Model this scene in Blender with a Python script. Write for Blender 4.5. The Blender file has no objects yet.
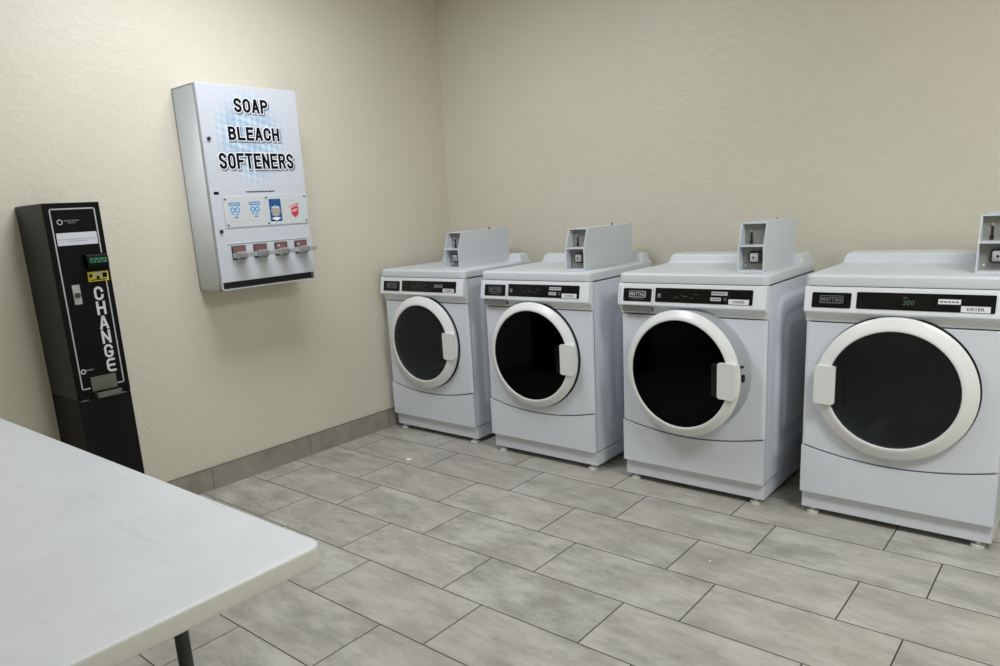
import bpy, bmesh, math, random
from mathutils import Vector, Matrix

random.seed(4)
PI = math.pi
C = bpy.context.scene.collection
X, Y, Z = Vector((1, 0, 0)), Vector((0, 1, 0)), Vector((0, 0, 1))

# ------------------------------------------------------------------ materials
def srgb(r, g, b):
    f = lambda c: (c / 255 / 12.92) if c / 255 <= .04045 else ((c / 255 + .055) / 1.055) ** 2.4
    return (f(r), f(g), f(b), 1)

class NT:
    def __init__(s, m):
        s.t = m.node_tree; s.n = s.t.nodes; s.l = s.t.links
    def new(s, kind, **kw):
        n = s.n.new(kind)
        for k, v in kw.items(): setattr(n, k, v)
        return n
    def put(s, sock, v):
        if isinstance(v, bpy.types.NodeSocket): s.l.new(v, sock)
        else: sock.default_value = v
    def math(s, op, a, b=0.0, c=None):
        n = s.new('ShaderNodeMath', operation=op)
        s.put(n.inputs[0], a); s.put(n.inputs[1], b)
        if c is not None: s.put(n.inputs[2], c)
        return n.outputs[0]
    def mix(s, fac, a, b):
        n = s.new('ShaderNodeMix', data_type='RGBA')
        s.put(n.inputs[0], fac); s.put(n.inputs[6], a); s.put(n.inputs[7], b)
        return n.outputs[2]
    def coords(s):
        n = s.new('ShaderNodeTexCoord'); return n.outputs['Object']
    def noise(s, vec, scale, detail=3, rough=.5, out='Fac'):
        n = s.new('ShaderNodeTexNoise'); s.put(n.inputs['Vector'], vec)
        n.inputs['Scale'].default_value = scale; n.inputs['Detail'].default_value = detail
        n.inputs['Roughness'].default_value = rough
        return n.outputs[out]
    def mapr(s, v, a, b, c, d):
        n = s.new('ShaderNodeMapRange'); s.put(n.inputs[0], v)
        for i, q in enumerate((a, b, c, d)): n.inputs[i + 1].default_value = q
        return n.outputs[0]

def mat(name, col, rough=.5, metal=0.0, spec=.5, coat=0.0, bump=None, tint=None, transmission=0):
    """principled material; bump=(scale, strength, distance); tint=(scale, amount) breaks up the colour a little"""
    m = bpy.data.materials.new(name); m.use_nodes = True
    b = m.node_tree.nodes['Principled BSDF']
    b.inputs['Base Color'].default_value = col
    b.inputs['Roughness'].default_value = rough
    b.inputs['Metallic'].default_value = metal
    b.inputs['Specular IOR Level'].default_value = spec
    b.inputs['Coat Weight'].default_value = coat
    b.inputs['Coat Roughness'].default_value = .1
    t = NT(m)
    if tint:
        n = t.noise(t.coords(), tint[0], 4)
        k = t.mapr(n, .3, .7, 1 - tint[1], 1 + tint[1])
        v = t.new('ShaderNodeVectorMath', operation='SCALE')
        v.inputs[0].default_value = col[:3]; t.l.new(k, v.inputs['Scale'])
        t.l.new(v.outputs[0], b.inputs['Base Color'])
    if bump:
        n = t.noise(t.coords(), bump[0], 3)
        bp = t.new('ShaderNodeBump'); bp.inputs['Strength'].default_value = bump[1]; bp.inputs['Distance'].default_value = bump[2]
        t.l.new(n, bp.inputs['Height']); t.l.new(bp.outputs[0], b.inputs['Normal'])
    return m

M = {}
M['enamel'] = mat('white_enamel', srgb(225, 230, 238), .32, spec=.5, tint=(3, .012))
M['plastic'] = mat('white_plastic', srgb(217, 222, 226), .38, tint=(4, .01))
M['console'] = mat('console_white', srgb(236, 240, 244), .34, tint=(4, .01))
M['ring'] = mat('door_ring_white', srgb(238, 239, 238), .3, tint=(4, .01))
M['grip'] = mat('door_grip_white', srgb(232, 233, 231), .45, tint=(4, .01))
M['recess'] = mat('recess_grey', srgb(150, 152, 150), .5, tint=(4, .02))
M['recess_shade'] = mat('drawer_recess_shade_grey', srgb(112, 114, 112), .5, tint=(4, .02))
M['shade_latch'] = mat('gap_shade_latch_black', srgb(22, 23, 25), .6, tint=(10, .05))  # painted shadow of the door gap, also the latch's own black
M['rim_grey'] = mat('door_rim_grey', srgb(168, 174, 178), .45, tint=(6, .03))
M['gloss_black'] = mat('gloss_black', srgb(12, 13, 16), .25, spec=.35, tint=(8, .05))
M['display'] = mat('display_black', srgb(6, 6, 7), .2, tint=(8, .05))
M['silver'] = mat('silver_print', srgb(190, 190, 192), .4, tint=(20, .06))
M['dim_silver'] = mat('dim_silver_print', srgb(120, 120, 124), .45, tint=(20, .08))
M['label_white'] = mat('label_white', srgb(232, 232, 234), .5, tint=(20, .03))
M['label_pink'] = mat('label_pinkish_white', srgb(226, 214, 222), .5, tint=(20, .03))
M['ink'] = mat('black_ink', srgb(12, 13, 22), .8, spec=.1, tint=(20, .05))
M['steel'] = mat('brushed_steel', srgb(186, 188, 188), .35, metal=.5, tint=(30, .08))
M['dark_steel'] = mat('dark_steel', srgb(70, 72, 74), .4, metal=.5, tint=(30, .1))
M['plate_grey'] = mat('grey_plate', srgb(156, 156, 150), .45, metal=.3, tint=(12, .05))
M['coin_case'] = mat('coin_case_paint', srgb(212, 218, 224), .4, tint=(5, .012))
M['drum'] = mat('drum_grey', srgb(190, 194, 198), .45, metal=.2, tint=(6, .05))
M['drum_dark'] = mat('drum_dark', srgb(24, 25, 27), .5, tint=(6, .05))
M['foot'] = mat('foot_plastic', srgb(224, 224, 221), .5, tint=(12, .04))
M['gap'] = mat('gap_black', srgb(28, 29, 30), .7, tint=(12, .05))
M['dispenser'] = mat('dispenser_paint', srgb(208, 212, 212), .4, tint=(3, .012))
M['dispenser_panel'] = mat('dispenser_lower_panel', srgb(228, 232, 234), .42, tint=(3, .012))
M['halo'] = mat('print_halo_white', srgb(248, 248, 252), .45, tint=(8, .01))
M['print_shadow'] = mat('print_drop_grey', srgb(120, 128, 146), .5, tint=(10, .05))
M['blue_print'] = mat('blue_print', srgb(92, 142, 190), .45, tint=(30, .06))
M['blue_light'] = mat('pale_blue_print', srgb(188, 216, 236), .45, tint=(30, .04))
M['blue_deep'] = mat('deep_blue_print', srgb(28, 82, 140), .4, tint=(24, .2))
M['red_print'] = mat('red_print', srgb(206, 62, 74), .45, tint=(24, .12))
M['pink_print'] = mat('pink_print', srgb(236, 178, 182), .45, tint=(24, .06))
M['tan_print'] = mat('tan_print', srgb(172, 168, 152), .45, tint=(40, .2))
M['slide_red'] = mat('slide_red_brown', srgb(122, 84, 84), .45, tint=(30, .2))
M['panel_plastic'] = mat('clear_panel_white', srgb(206, 211, 213), .25, tint=(8, .015))
M['tray'] = mat('tray_black', srgb(20, 21, 23), .5, tint=(10, .1))
M['change_black'] = mat('change_black', srgb(9, 9, 11), .5, spec=.14, tint=(6, .1), bump=(300, .05, .001))
M['change_side'] = mat('change_black_case', srgb(30, 31, 28), .4, spec=.3, tint=(6, .05), bump=(260, .08, .001))
M['stand_black'] = mat('stand_black', srgb(10, 10, 11), .5, spec=.2, tint=(6, .1))
M['line_silver'] = mat('line_silver', srgb(186, 188, 190), .5, tint=(20, .04))
M['letter_silver'] = mat('letter_silver', srgb(214, 216, 214), .45, tint=(40, .06))
M['green'] = mat('green_print', srgb(52, 122, 88), .4, tint=(60, .25))
M['yellow'] = mat('yellow_print', srgb(212, 196, 62), .5, tint=(60, .1))
M['strip_white'] = mat('paper_white', srgb(214, 216, 222), .6, tint=(20, .02))
M['strip_line'] = mat('paper_print_grey', srgb(150, 154, 172), .6, tint=(20, .05))
M['cup'] = mat('coin_cup_metal', srgb(112, 112, 104), .45, metal=.5, tint=(20, .08))
M['leg'] = mat('table_leg_grey', srgb(58, 60, 60), .45, metal=.2, tint=(12, .06))
M['scrap'] = mat('white_scrap', srgb(236, 238, 238), .7, tint=(60, .05))
M['base_top'] = mat('baseboard_cap', srgb(120, 117, 108), .6, tint=(8, .06))
M['lamp_frame'] = mat('lamp_frame_white', srgb(235, 235, 235), .5, tint=(5, .02))

def wall_material(name, col, bump=1.0):
    m = mat(name, col, .45, spec=.5); t = NT(m); b = m.node_tree.nodes['Principled BSDF']
    co = t.coords()
    n1 = t.noise(co, 75, 3, .55); n2 = t.noise(co, 24, 3); n3 = t.noise(co, 1.3, 3)
    k = t.mapr(n3, .3, .7, .975, 1.025)
    v = t.new('ShaderNodeVectorMath', operation='SCALE'); v.inputs[0].default_value = col[:3]
    t.l.new(k, v.inputs['Scale']); t.l.new(v.outputs[0], b.inputs['Base Color'])
    h = t.math('ADD', t.math('MULTIPLY', n1, .6), n2)
    bp = t.new('ShaderNodeBump'); bp.inputs['Strength'].default_value = .32 * bump; bp.inputs['Distance'].default_value = .008
    t.l.new(h, bp.inputs['Height']); t.l.new(bp.outputs[0], b.inputs['Normal'])
    return m
M['wall'] = wall_material('cream_wall_paint', srgb(218, 213, 195))
M['ceiling'] = wall_material('white_ceiling_paint', srgb(226, 226, 220), .4)

# floor: running-bond stone tiles, measured rows and joints
ROW0, ROWS, TL = -.8706, .2951, .6
def floor_material():
    m = mat('stone_tile_floor', srgb(170, 166, 156), .42); t = NT(m); b = m.node_tree.nodes['Principled BSDF']
    co = t.coords(); sep = t.new('ShaderNodeSeparateXYZ'); t.l.new(co, sep.inputs[0])
    x, y = sep.outputs[0], sep.outputs[1]
    l = t.math('DIVIDE', t.math('SUBTRACT', ROW0, y), ROWS)
    row = t.math('ADD', t.math('FLOOR', l), 1.0)
    fy = t.math('MULTIPLY', t.math('FRACT', t.math('ADD', l, 100.0)), ROWS)
    odd = t.math('MODULO', t.math('ADD', row, 100.0), 2.0)
    off = t.math('SUBTRACT', t.math('SUBTRACT', .564, t.math('MULTIPLY', odd, .399)), t.math('MULTIPLY', row, .0057))
    q = t.math('ADD', t.math('DIVIDE', t.math('SUBTRACT', x, off), TL), 100.0)
    col = t.math('FLOOR', q); fx = t.math('MULTIPLY', t.math('FRACT', q), TL)
    dy = t.math('MINIMUM', fy, t.math('SUBTRACT', ROWS, fy)); dx = t.math('MINIMUM', fx, t.math('SUBTRACT', TL, fx))
    d = t.math('MINIMUM', dx, dy)
    grout = t.mapr(d, .0015, .0028, 1, 0)
    cv = t.new('ShaderNodeCombineXYZ'); t.l.new(row, cv.inputs[0]); t.l.new(col, cv.inputs[1])
    wn = t.new('ShaderNodeTexWhiteNoise', noise_dimensions='3D'); t.l.new(cv.outputs[0], wn.inputs['Vector'])
    # every tile samples its own bit of stone, drawn out along its length
    sh = t.new('ShaderNodeVectorMath', operation='SCALE'); t.l.new(wn.outputs['Color'], sh.inputs[0]); sh.inputs['Scale'].default_value = 37.0
    ad = t.new('ShaderNodeVectorMath', operation='ADD'); t.l.new(co, ad.inputs[0]); t.l.new(sh.outputs[0], ad.inputs[1])
    mp = t.new('ShaderNodeMapping'); t.l.new(ad.outputs[0], mp.inputs[0]); mp.inputs['Scale'].default_value = (.7, 1.5, 1)
    mp.inputs['Rotation'].default_value = (0, 0, .35)
    st = mp.outputs[0]
    n1 = t.noise(st, 6, 8, .68); n2 = t.noise(st, 14, 9, .78); n3 = t.noise(st, 2.2, 2)
    wv = t.new('ShaderNodeTexWave', wave_type='BANDS', bands_direction='Y'); t.l.new(st, wv.inputs[0])
    wv.inputs['Scale'].default_value = 2.2; wv.inputs['Distortion'].default_value = 9; wv.inputs['Detail'].default_value = 5; wv.inputs['Detail Scale'].default_value = 1.4
    vein = t.mapr(wv.outputs['Fac'], .0, .1, 1, 0)
    a = t.mix(t.mapr(n1, .38, .62, 0, 1), srgb(146, 144, 135), srgb(182, 180, 172))
    a = t.mix(t.mapr(n3, .4, .65, 0, .55), a, srgb(172, 167, 155))
    a = t.mix(t.mapr(n2, .53, .66, 0, .42), a, srgb(124, 122, 112))
    a = t.mix(t.math('MULTIPLY', vein, t.mapr(n3, .48, .62, 0, .16)), a, srgb(122, 119, 112))
    k = t.mapr(wn.outputs['Value'], 0, 1, 1.09, 1.19)
    v = t.new('ShaderNodeVectorMath', operation='SCALE'); t.l.new(a, v.inputs[0]); t.l.new(k, v.inputs['Scale'])
    fin = t.mix(grout, v.outputs[0], srgb(38, 36, 33))
    t.l.new(fin, b.inputs['Base Color'])
    t.l.new(t.math('ADD', t.mapr(n1, .3, .7, .36, .5), t.math('MULTIPLY', grout, .3)), b.inputs['Roughness'])
    bp = t.new('ShaderNodeBump'); bp.inputs['Strength'].default_value = .5; bp.inputs['Distance'].default_value = .002
    t.l.new(t.math('SUBTRACT', t.math('MULTIPLY', n2, .25), grout), bp.inputs['Height']); t.l.new(bp.outputs[0], b.inputs['Normal'])
    return m
M['floor'] = floor_material()

def baseboard_material():
    m = mat('baseboard_tile', srgb(152, 148, 137), .45); t = NT(m); b = m.node_tree.nodes['Principled BSDF']
    co = t.coords(); sep = t.new('ShaderNodeSeparateXYZ'); t.l.new(co, sep.inputs[0])
    s = t.math('ADD', sep.outputs[0], sep.outputs[1])          # runs along either wall
    q = t.math('ADD', t.math('DIVIDE', t.math('ADD', s, 1.343), .63), 100.0)
    f = t.math('MULTIPLY', t.math('FRACT', q), .63)
    d = t.math('MINIMUM', f, t.math('SUBTRACT', .63, f))
    g = t.mapr(d, .0012, .0024, 1, 0)
    wn = t.new('ShaderNodeTexWhiteNoise', noise_dimensions='1D'); t.l.new(t.math('FLOOR', q), wn.inputs['W'])
    n = t.noise(co, 6, 5, .6)
    a = t.mix(t.mapr(n, .35, .65, 0, 1), srgb(143, 138, 127), srgb(164, 160, 150))
    v = t.new('ShaderNodeVectorMath', operation='SCALE'); t.l.new(a, v.inputs[0]); t.l.new(t.mapr(wn.outputs['Value'], 0, 1, .95, 1.04), v.inputs['Scale'])
    t.l.new(t.mix(g, v.outputs[0], srgb(84, 80, 72)), b.inputs['Base Color'])
    return m
M['baseboard'] = baseboard_material()

def table_material():
    m = mat('white_moulded_plastic', srgb(226, 229, 231), .38); t = NT(m); b = m.node_tree.nodes['Principled BSDF']
    co = t.coords(); n1 = t.noise(co, 4, 5, .6); n2 = t.noise(co, 420, 2)
    mp = t.new('ShaderNodeMapping'); t.l.new(co, mp.inputs[0]); mp.inputs['Scale'].default_value = (2, 16, 4); mp.inputs['Rotation'].default_value = (0, 0, .5)
    n3 = t.noise(mp.outputs[0], 2.5, 4, .6)
    a = t.mix(t.mapr(n1, .35, .65, 0, .5), srgb(226, 230, 233), srgb(214, 217, 216))
    a = t.mix(t.mapr(n3, .62, .75, 0, .3), a, srgb(192, 194, 192))
    t.l.new(a, b.inputs['Base Color'])
    bp = t.new('ShaderNodeBump'); bp.inputs['Strength'].default_value = .12; bp.inputs['Distance'].default_value = .001
    t.l.new(n2, bp.inputs['Height']); t.l.new(bp.outputs[0], b.inputs['Normal'])
    return m
M['table'] = table_material()
M['table_rim'] = mat('table_rim_plastic', srgb(206, 206, 197), .45, bump=(300, .15, .001), tint=(4, .02))

def glass_material(name, tint, see, clear):
    m = bpy.data.materials.new(name); m.use_nodes = True; t = NT(m)
    out = t.n['Material Output']; b = t.n['Principled BSDF']
    b.inputs['Base Color'].default_value = tint; b.inputs['Roughness'].default_value = .08; b.inputs['Specular IOR Level'].default_value = .5
    tr = t.new('ShaderNodeBsdfTransparent'); tr.inputs[0].default_value = (see, see * 1.03, see * 1.06, 1)
    mx = t.new('ShaderNodeMixShader')
    n = t.noise(t.coords(), 3, 2); t.l.new(t.mapr(n, 0, 1, clear - .02, clear + .02), mx.inputs[0])
    t.l.new(b.outputs[0], mx.inputs[1]); t.l.new(tr.outputs[0], mx.inputs[2]); t.l.new(mx.outputs[0], out.inputs[0])
    return m
M['washer_glass'] = glass_material('black_door_glass', srgb(4, 4, 5), .03, .8)
M['dryer_glass'] = glass_material('smoked_door_glass', srgb(38, 42, 45), .7, .6)

def bubble_material():
    """the printed photo of blue bubbles behind the words: a round patch fading into the white door"""
    m = mat('bubble_print', srgb(204, 209, 216), .45); t = NT(m); b = m.node_tree.nodes['Principled BSDF']
    co = t.coords(); sep = t.new('ShaderNodeSeparateXYZ'); t.l.new(co, sep.inputs[0])
    y = t.math('SUBTRACT', sep.outputs[1], .27); z = t.math('SUBTRACT', sep.outputs[2], 1.775)
    r = t.math('SQRT', t.math('ADD', t.math('MULTIPLY', y, y), t.math('MULTIPLY', t.math('MULTIPLY', z, z), .82)))
    n0 = t.noise(co, 9, 3)
    fade = t.mapr(t.math('ADD', r, t.math('MULTIPLY', t.math('SUBTRACT', n0, .5), .07)), .12, .215, 1, 0)
    u = t.math('ADD', t.math('MULTIPLY', y, .8), t.math('MULTIPLY', z, .6)); w = t.math('SUBTRACT', t.math('MULTIPLY', z, .8), t.math('MULTIPLY', y, .6))
    su = t.math('SINE', t.math('MULTIPLY', u, 150.0)); sw = t.math('SINE', t.math('MULTIPLY', w, 118.0))
    p = t.mapr(t.math('MULTIPLY', su, sw), -.8, .8, 0, 1)
    blue = t.mix(p, srgb(160, 190, 212), srgb(216, 229, 240))
    blue = t.mix(t.mapr(n0, .42, .62, 0, .6), blue, srgb(146, 174, 202))
    t.l.new(t.mix(t.math('MULTIPLY', fade, .95), srgb(204, 209, 216), blue), b.inputs['Base Color'])
    return m
M['bubbles'] = bubble_material()

# ------------------------------------------------------------------ mesh helpers
def new_bm(): return bmesh.new()

def finish(name, bm, m, parent=None, smooth=35, weighted=True, mats=None, flat=False):
    bmesh.ops.remove_doubles(bm, verts=bm.verts, dist=1e-6)
    bmesh.ops.recalc_face_normals(bm, faces=bm.faces)
    for f in bm.faces: f.smooth = not flat
    for e in bm.edges:
        e.smooth = not (len(e.link_faces) == 2 and e.calc_face_angle(0) > math.radians(smooth))
    me = bpy.data.meshes.new(name); bm.to_mesh(me); bm.free()
    for q in (mats or [m]): me.materials.append(q)
    o = bpy.data.objects.new(name, me); C.objects.link(o)
    if weighted:
        w = o.modifiers.new('normals', 'WEIGHTED_NORMAL'); w.keep_sharp = True
    if parent: o.parent = parent
    return o

def box(bm, lo, hi, bev=0.0, seg=2, mtx=None, mi=0):
    t = bmesh.new()
    bmesh.ops.create_cube(t, size=1)
    for v in t.verts: v.co = Vector([lo[i] + (v.co[i] + .5) * (hi[i] - lo[i]) for i in range(3)])
    if bev: bmesh.ops.bevel(t, geom=list(t.edges), offset=bev, segments=seg, profile=.5, affect='EDGES')
    merge(bm, t, mtx, mi); return bm

def merge(bm, t, mtx=None, mi=0):
    if mtx is not None: bmesh.ops.transform(t, matrix=mtx, verts=t.verts)
    mp = {v: bm.verts.new(v.co) for v in t.verts}
    for f in t.faces:
        try: g = bm.faces.new([mp[v] for v in f.verts]); g.material_index = mi
        except ValueError: pass
    t.free()

def prism(bm, pts, o, u, v, n, a, b, bev=0.0, seg=2, mi=0):
    """polygon pts in the (u,v) plane at origin o, extruded from a to b along n"""
    t = bmesh.new()
    lo = [t.verts.new(o + u * p + v * q + n * a) for p, q in pts]
    hi = [t.verts.new(o + u * p + v * q + n * b) for p, q in pts]
    t.faces.new(lo); t.faces.new(hi[::-1])
    k = len(pts)
    for i in range(k): t.faces.new([lo[i], hi[i], hi[(i + 1) % k], lo[(i + 1) % k]][::-1])
    if bev: bmesh.ops.bevel(t, geom=[e for e in t.edges if e.calc_face_angle(0) > .6], offset=bev, segments=seg, profile=.5, affect='EDGES')
    merge(bm, t, None, mi); return bm

def rrect(x0, x1, y0, y1, r, n=6):
    p = []
    for cx, cy, a in ((x1 - r, y1 - r, 0), (x0 + r, y1 - r, 90), (x0 + r, y0 + r, 180), (x1 - r, y0 + r, 270)):
        for i in range(n + 1):
            q = math.radians(a + 90 * i / n); p.append((cx + r * math.cos(q), cy + r * math.sin(q)))
    return p

def cyl(bm, o, axis, r, a, b, n=24, mi=0, r2=None):
    axis = axis.normalized(); u = axis.orthogonal().normalized(); v = axis.cross(u)
    t = bmesh.new(); r2 = r if r2 is None else r2
    A = [t.verts.new(o + axis * a + (u * math.cos(2 * PI * i / n) + v * math.sin(2 * PI * i / n)) * r) for i in range(n)]
    B = [t.verts.new(o + axis * b + (u * math.cos(2 * PI * i / n) + v * math.sin(2 * PI * i / n)) * r2) for i in range(n)]
    t.faces.new(A[::-1]); t.faces.new(B)
    for i in range(n): t.faces.new([A[i], A[(i + 1) % n], B[(i + 1) % n], B[i]])
    merge(bm, t, None, mi); return bm

def lathe(bm, o, axis, u, prof, n=72, mtx=None, closed=False):
    """prof = [(r, h)...]; r=0 at an end closes with a fan"""
    v = axis.cross(u); t = bmesh.new(); rings = []
    for r, h in prof:
        if r < 1e-6: rings.append([t.verts.new(o + axis * h)])
        else: rings.append([t.verts.new(o + axis * h + (u * math.cos(2 * PI * i / n) + v * math.sin(2 * PI * i / n)) * r) for i in range(n)])
    prs = list(zip(rings, rings[1:])) + ([(rings[-1], rings[0])] if closed else [])
    for a, b in prs:
        for i in range(n):
            j = (i + 1) % n
            if len(a) == 1: t.faces.new([a[0], b[i], b[j]])
            elif len(b) == 1: t.faces.new([a[i], a[j], b[0]])
            else: t.faces.new([a[i], a[j], b[j], b[i]])
    merge(bm, t, mtx); return bm

def text(name, body, o, u, v, w, h, m, parent, bold=0.0, depth=.0006, lift=.0, skew=0.0, mtx=None):
    """lettering fitted to a box w x h whose lower left corner is o"""
    cu = bpy.data.curves.new(name, 'FONT'); cu.body = body; cu.offset = bold; cu.resolution_u = 3; cu.space_character = 1.06
    tmp = bpy.data.objects.new('tmp', cu); C.objects.link(tmp)
    dg = bpy.context.evaluated_depsgraph_get()
    me = bpy.data.meshes.new_from_object(tmp.evaluated_get(dg))
    bpy.data.objects.remove(tmp); bpy.data.curves.remove(cu)
    bm = bmesh.new(); bm.from_mesh(me); bpy.data.meshes.remove(me)
    x0 = min(q.co.x for q in bm.verts); x1 = max(q.co.x for q in bm.verts)
    y0 = min(q.co.y for q in bm.verts); y1 = max(q.co.y for q in bm.verts)
    n = u.cross(v)
    ex = bmesh.ops.extrude_face_region(bm, geom=list(bm.faces))
    top = [g for g in ex['geom'] if isinstance(g, bmesh.types.BMVert)]
    ts = set(top)
    for q in bm.verts:
        a = (q.co.x - x0) / (x1 - x0); b = (q.co.y - y0) / (y1 - y0)
        q.co = o + u * (a * w + skew * b) + v * (b * h) + n * (lift + (depth if q in ts else 0))
    if mtx is not None: bmesh.ops.transform(bm, matrix=mtx, verts=bm.verts)
    return finish(name, bm, m, parent, weighted=False)

def arc(cx, cy, rx, ry, a0, a1, n=10):
    return [(cx + rx * math.cos(math.radians(a0 + (a1 - a0) * i / n)), cy + ry * math.sin(math.radians(a0 + (a1 - a0) * i / n))) for i in range(n + 1)]
GL = {'O': [(arc(.5, .7, .5, .3, 0, 180) + arc(.5, .3, .5, .3, 180, 360), 1)],
      'C': [(arc(.5, .7, .5, .3, 0, 180) + arc(.5, .3, .5, .3, 180, 360), 0)],
      'G': [(arc(.5, .72, .5, .28, 10, 180) + arc(.5, .3, .5, .3, 180, 360) + [(1, .42), (.62, .42)], 0)],
      'S': [(arc(.5, .76, .5, .24, 15, 180) + [(.03, .68), (.14, .6), (.5, .5), (.86, .4), (.97, .32)] + arc(.5, .24, .5, .24, 0, -165), 0)],
      'A': [([(0, 0), (.44, 1), (.56, 1), (1, 0)], 0), ([(.3, .28), (.7, .28)], 0)],
      'P': [([(0, 0), (0, 1)], 0), ([(.1, 1)] + arc(.58, .75, .42, .25, 90, -90) + [(.1, .5)], 0)],
      'R': [([(0, 0), (0, 1)], 0), ([(.1, 1)] + arc(.58, .75, .42, .25, 90, -90) + [(.1, .5)], 0), ([(.58, .5), (1, 0)], 0)],
      'B': [([(0, 0), (0, 1)], 0), ([(.1, 1)] + arc(.54, .77, .40, .23, 90, -90) + [(.1, .54)], 0), ([(.1, .54)] + arc(.54, .27, .46, .27, 90, -90) + [(.1, 0)], 0)],
      'L': [([(0, 1), (0, 0), (1, 0)], 0)], 'E': [([(1, 1), (0, 1), (0, 0), (1, 0)], 0), ([(0, .52), (.85, .52)], 0)],
      'F': [([(1, 1), (0, 1), (0, 0)], 0), ([(0, .5), (.85, .5)], 0)], 'T': [([(0, 1), (1, 1)], 0), ([(.5, 1), (.5, 0)], 0)],
      'H': [([(0, 0), (0, 1)], 0), ([(1, 0), (1, 1)], 0), ([(0, .52), (1, .52)], 0)], 'N': [([(0, 0), (0, 1)], 0), ([(.08, .9), (.92, .1)], 0), ([(1, 0), (1, 1)], 0)],
      'e': [([(1, 1)] + arc(.45, .7, .45, .3, 90, 180, 8) + arc(.45, .3, .45, .3, 180, 270, 8) + [(1, 0)], 0), ([(0, .5), (.95, .5)], 0)]}

def strokes(name, word, o, u, v, w, h, sw, m, parent, depth=.0006, lift=0.0, gap=.17, base=None):
    """heavy condensed capitals drawn as square-capped strokes sw wide; the box w x h is that of the base weight"""
    bm = new_bm(); n = u.cross(v); base = base or .0132; k = len(word); cell = w / (k + gap * (k - 1)); hw = sw / 2
    for i, ch in enumerate(word):
        bx = i * cell * (1 + gap) + base / 2; W = cell - base; Hh = h - base
        for gi, (pts, closed) in enumerate(GL[ch]):
            P = [Vector((bx + x * W, base / 2 + y * Hh)) for x, y in pts]
            if not closed:
                P[0] = P[0] + (P[0] - P[1]).normalized() * hw; P[-1] = P[-1] + (P[-1] - P[-2]).normalized() * hw
            Q = [P[0]]
            for p in P[1:]:
                if (p - Q[-1]).length > 1e-6: Q.append(p)
            P = Q; N = len(P); L, R_ = [], []
            for a in range(N):
                d0 = P[a] - P[a - 1] if (a or closed) else P[1] - P[0]
                d1 = P[(a + 1) % N] - P[a] if (a < N - 1 or closed) else d0
                d0, d1 = d0.normalized(), d1.normalized()
                n0, n1 = Vector((-d0.y, d0.x)), Vector((-d1.y, d1.x)); mm = n0 + n1
                mm = n0 if mm.length < 1e-4 else mm.normalized(); s_ = hw / max(.69, mm.dot(n0))
                L.append(P[a] + mm * s_); R_.append(P[a] - mm * s_)
            loop = L + R_[::-1]
            for a in range(N if closed else N - 1):
                b_ = (a + 1) % N
                prism(bm, [tuple(L[a]), tuple(L[b_]), tuple(R_[b_]), tuple(R_[a])], o, u, v, n, lift + gi * 4e-5, lift + depth + gi * 4e-5)
    return finish(name, bm, m, parent, weighted=False, flat=True)

def plate(name, o, u, v, pts, m, parent, depth=.0006, lift=0.0, mtx=None, bev=0.0):
    bm = new_bm(); prism(bm, pts, o, u, v, u.cross(v), lift, lift + depth, bev)
    if mtx is not None: bmesh.ops.transform(bm, matrix=mtx, verts=bm.verts)
    return finish(name, bm, m, parent, weighted=False)

def rect(x0, x1, y0, y1): return [(x0, y0), (x1, y0), (x1, y1), (x0, y1)]

def thing(name, label, cat, loc=(0, 0, 0), rz=0.0, group=None):
    o = bpy.data.objects.new(name, None); C.objects.link(o); o.empty_display_size = .1
    o.location = loc; o.rotation_euler = (0, 0, rz); o['label'] = label; o['category'] = cat
    if group: o['group'] = group
    return o

def struct(name, bm, m, mats=None):
    o = finish(name, bm, m, None, mats=mats, weighted=False); o['kind'] = 'structure'
    nm = name.replace('_', ' '); o['label'] = STRUCT.get(name, nm); o['category'] = name.split('_')[0]
    return o
STRUCT = {'floor': 'grey stone tile floor laid in a running bond', 'ceiling': 'plain white ceiling above the laundry room',
          'wall_left': 'cream textured wall behind the soap dispenser and change machine', 'wall_back': 'cream wall behind the row of laundry machines',
          'wall_right': 'cream wall closing the right side of the room', 'wall_front': 'cream wall closing the near side of the room',
          'baseboard_left': 'grey tile baseboard along the wall under the soap dispenser', 'baseboard_back': 'grey tile baseboard along the wall behind the laundry machines'}

# ------------------------------------------------------------------ the room
RX, RY, RZ = 5.1, -5.6, 2.85
b = new_bm(); box(b, (-.1, RY - .1, -.1), (RX + .1, .1, 0)); struct('floor', b, M['floor'])
b = new_bm(); box(b, (-.1, RY - .1, RZ), (RX + .1, .1, RZ + .1)); struct('ceiling', b, M['ceiling'])
b = new_bm(); box(b, (-.1, RY, 0), (0, 0, RZ)); struct('wall_left', b, M['wall'])
b = new_bm(); box(b, (-.1, 0, 0), (RX + .1, .1, RZ)); struct('wall_back', b, M['wall'])
b = new_bm(); box(b, (RX, RY, 0), (RX + .1, 0, RZ)); struct('wall_right', b, M['wall'])
b = new_bm(); box(b, (-.1, RY - .1, 0), (RX + .1, RY, RZ)); struct('wall_front', b, M['wall'])
b = new_bm(); box(b, (0, RY, 0), (.011, 0, .119)); box(b, (0, RY, .119), (.0125, 0, .1225), mi=1)
struct('baseboard_left', b, None, [M['baseboard'], M['base_top']])
b = new_bm(); box(b, (.0125, -.011, 0), (RX, 0, .119)); box(b, (.0125, -.0125, .119), (RX, 0, .1225), mi=1)
struct('baseboard_back', b, None, [M['baseboard'], M['base_top']])

# ------------------------------------------------------------------ laundry machines
W2_, FP = .346, -.015          # half width, front panel face (local y)
DZ = .597             # door centre height

def arc_z(x):                  # the seam between front panel and lower panel sags in the middle
    return .273 + .044 * (x / W2_) ** 2

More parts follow.
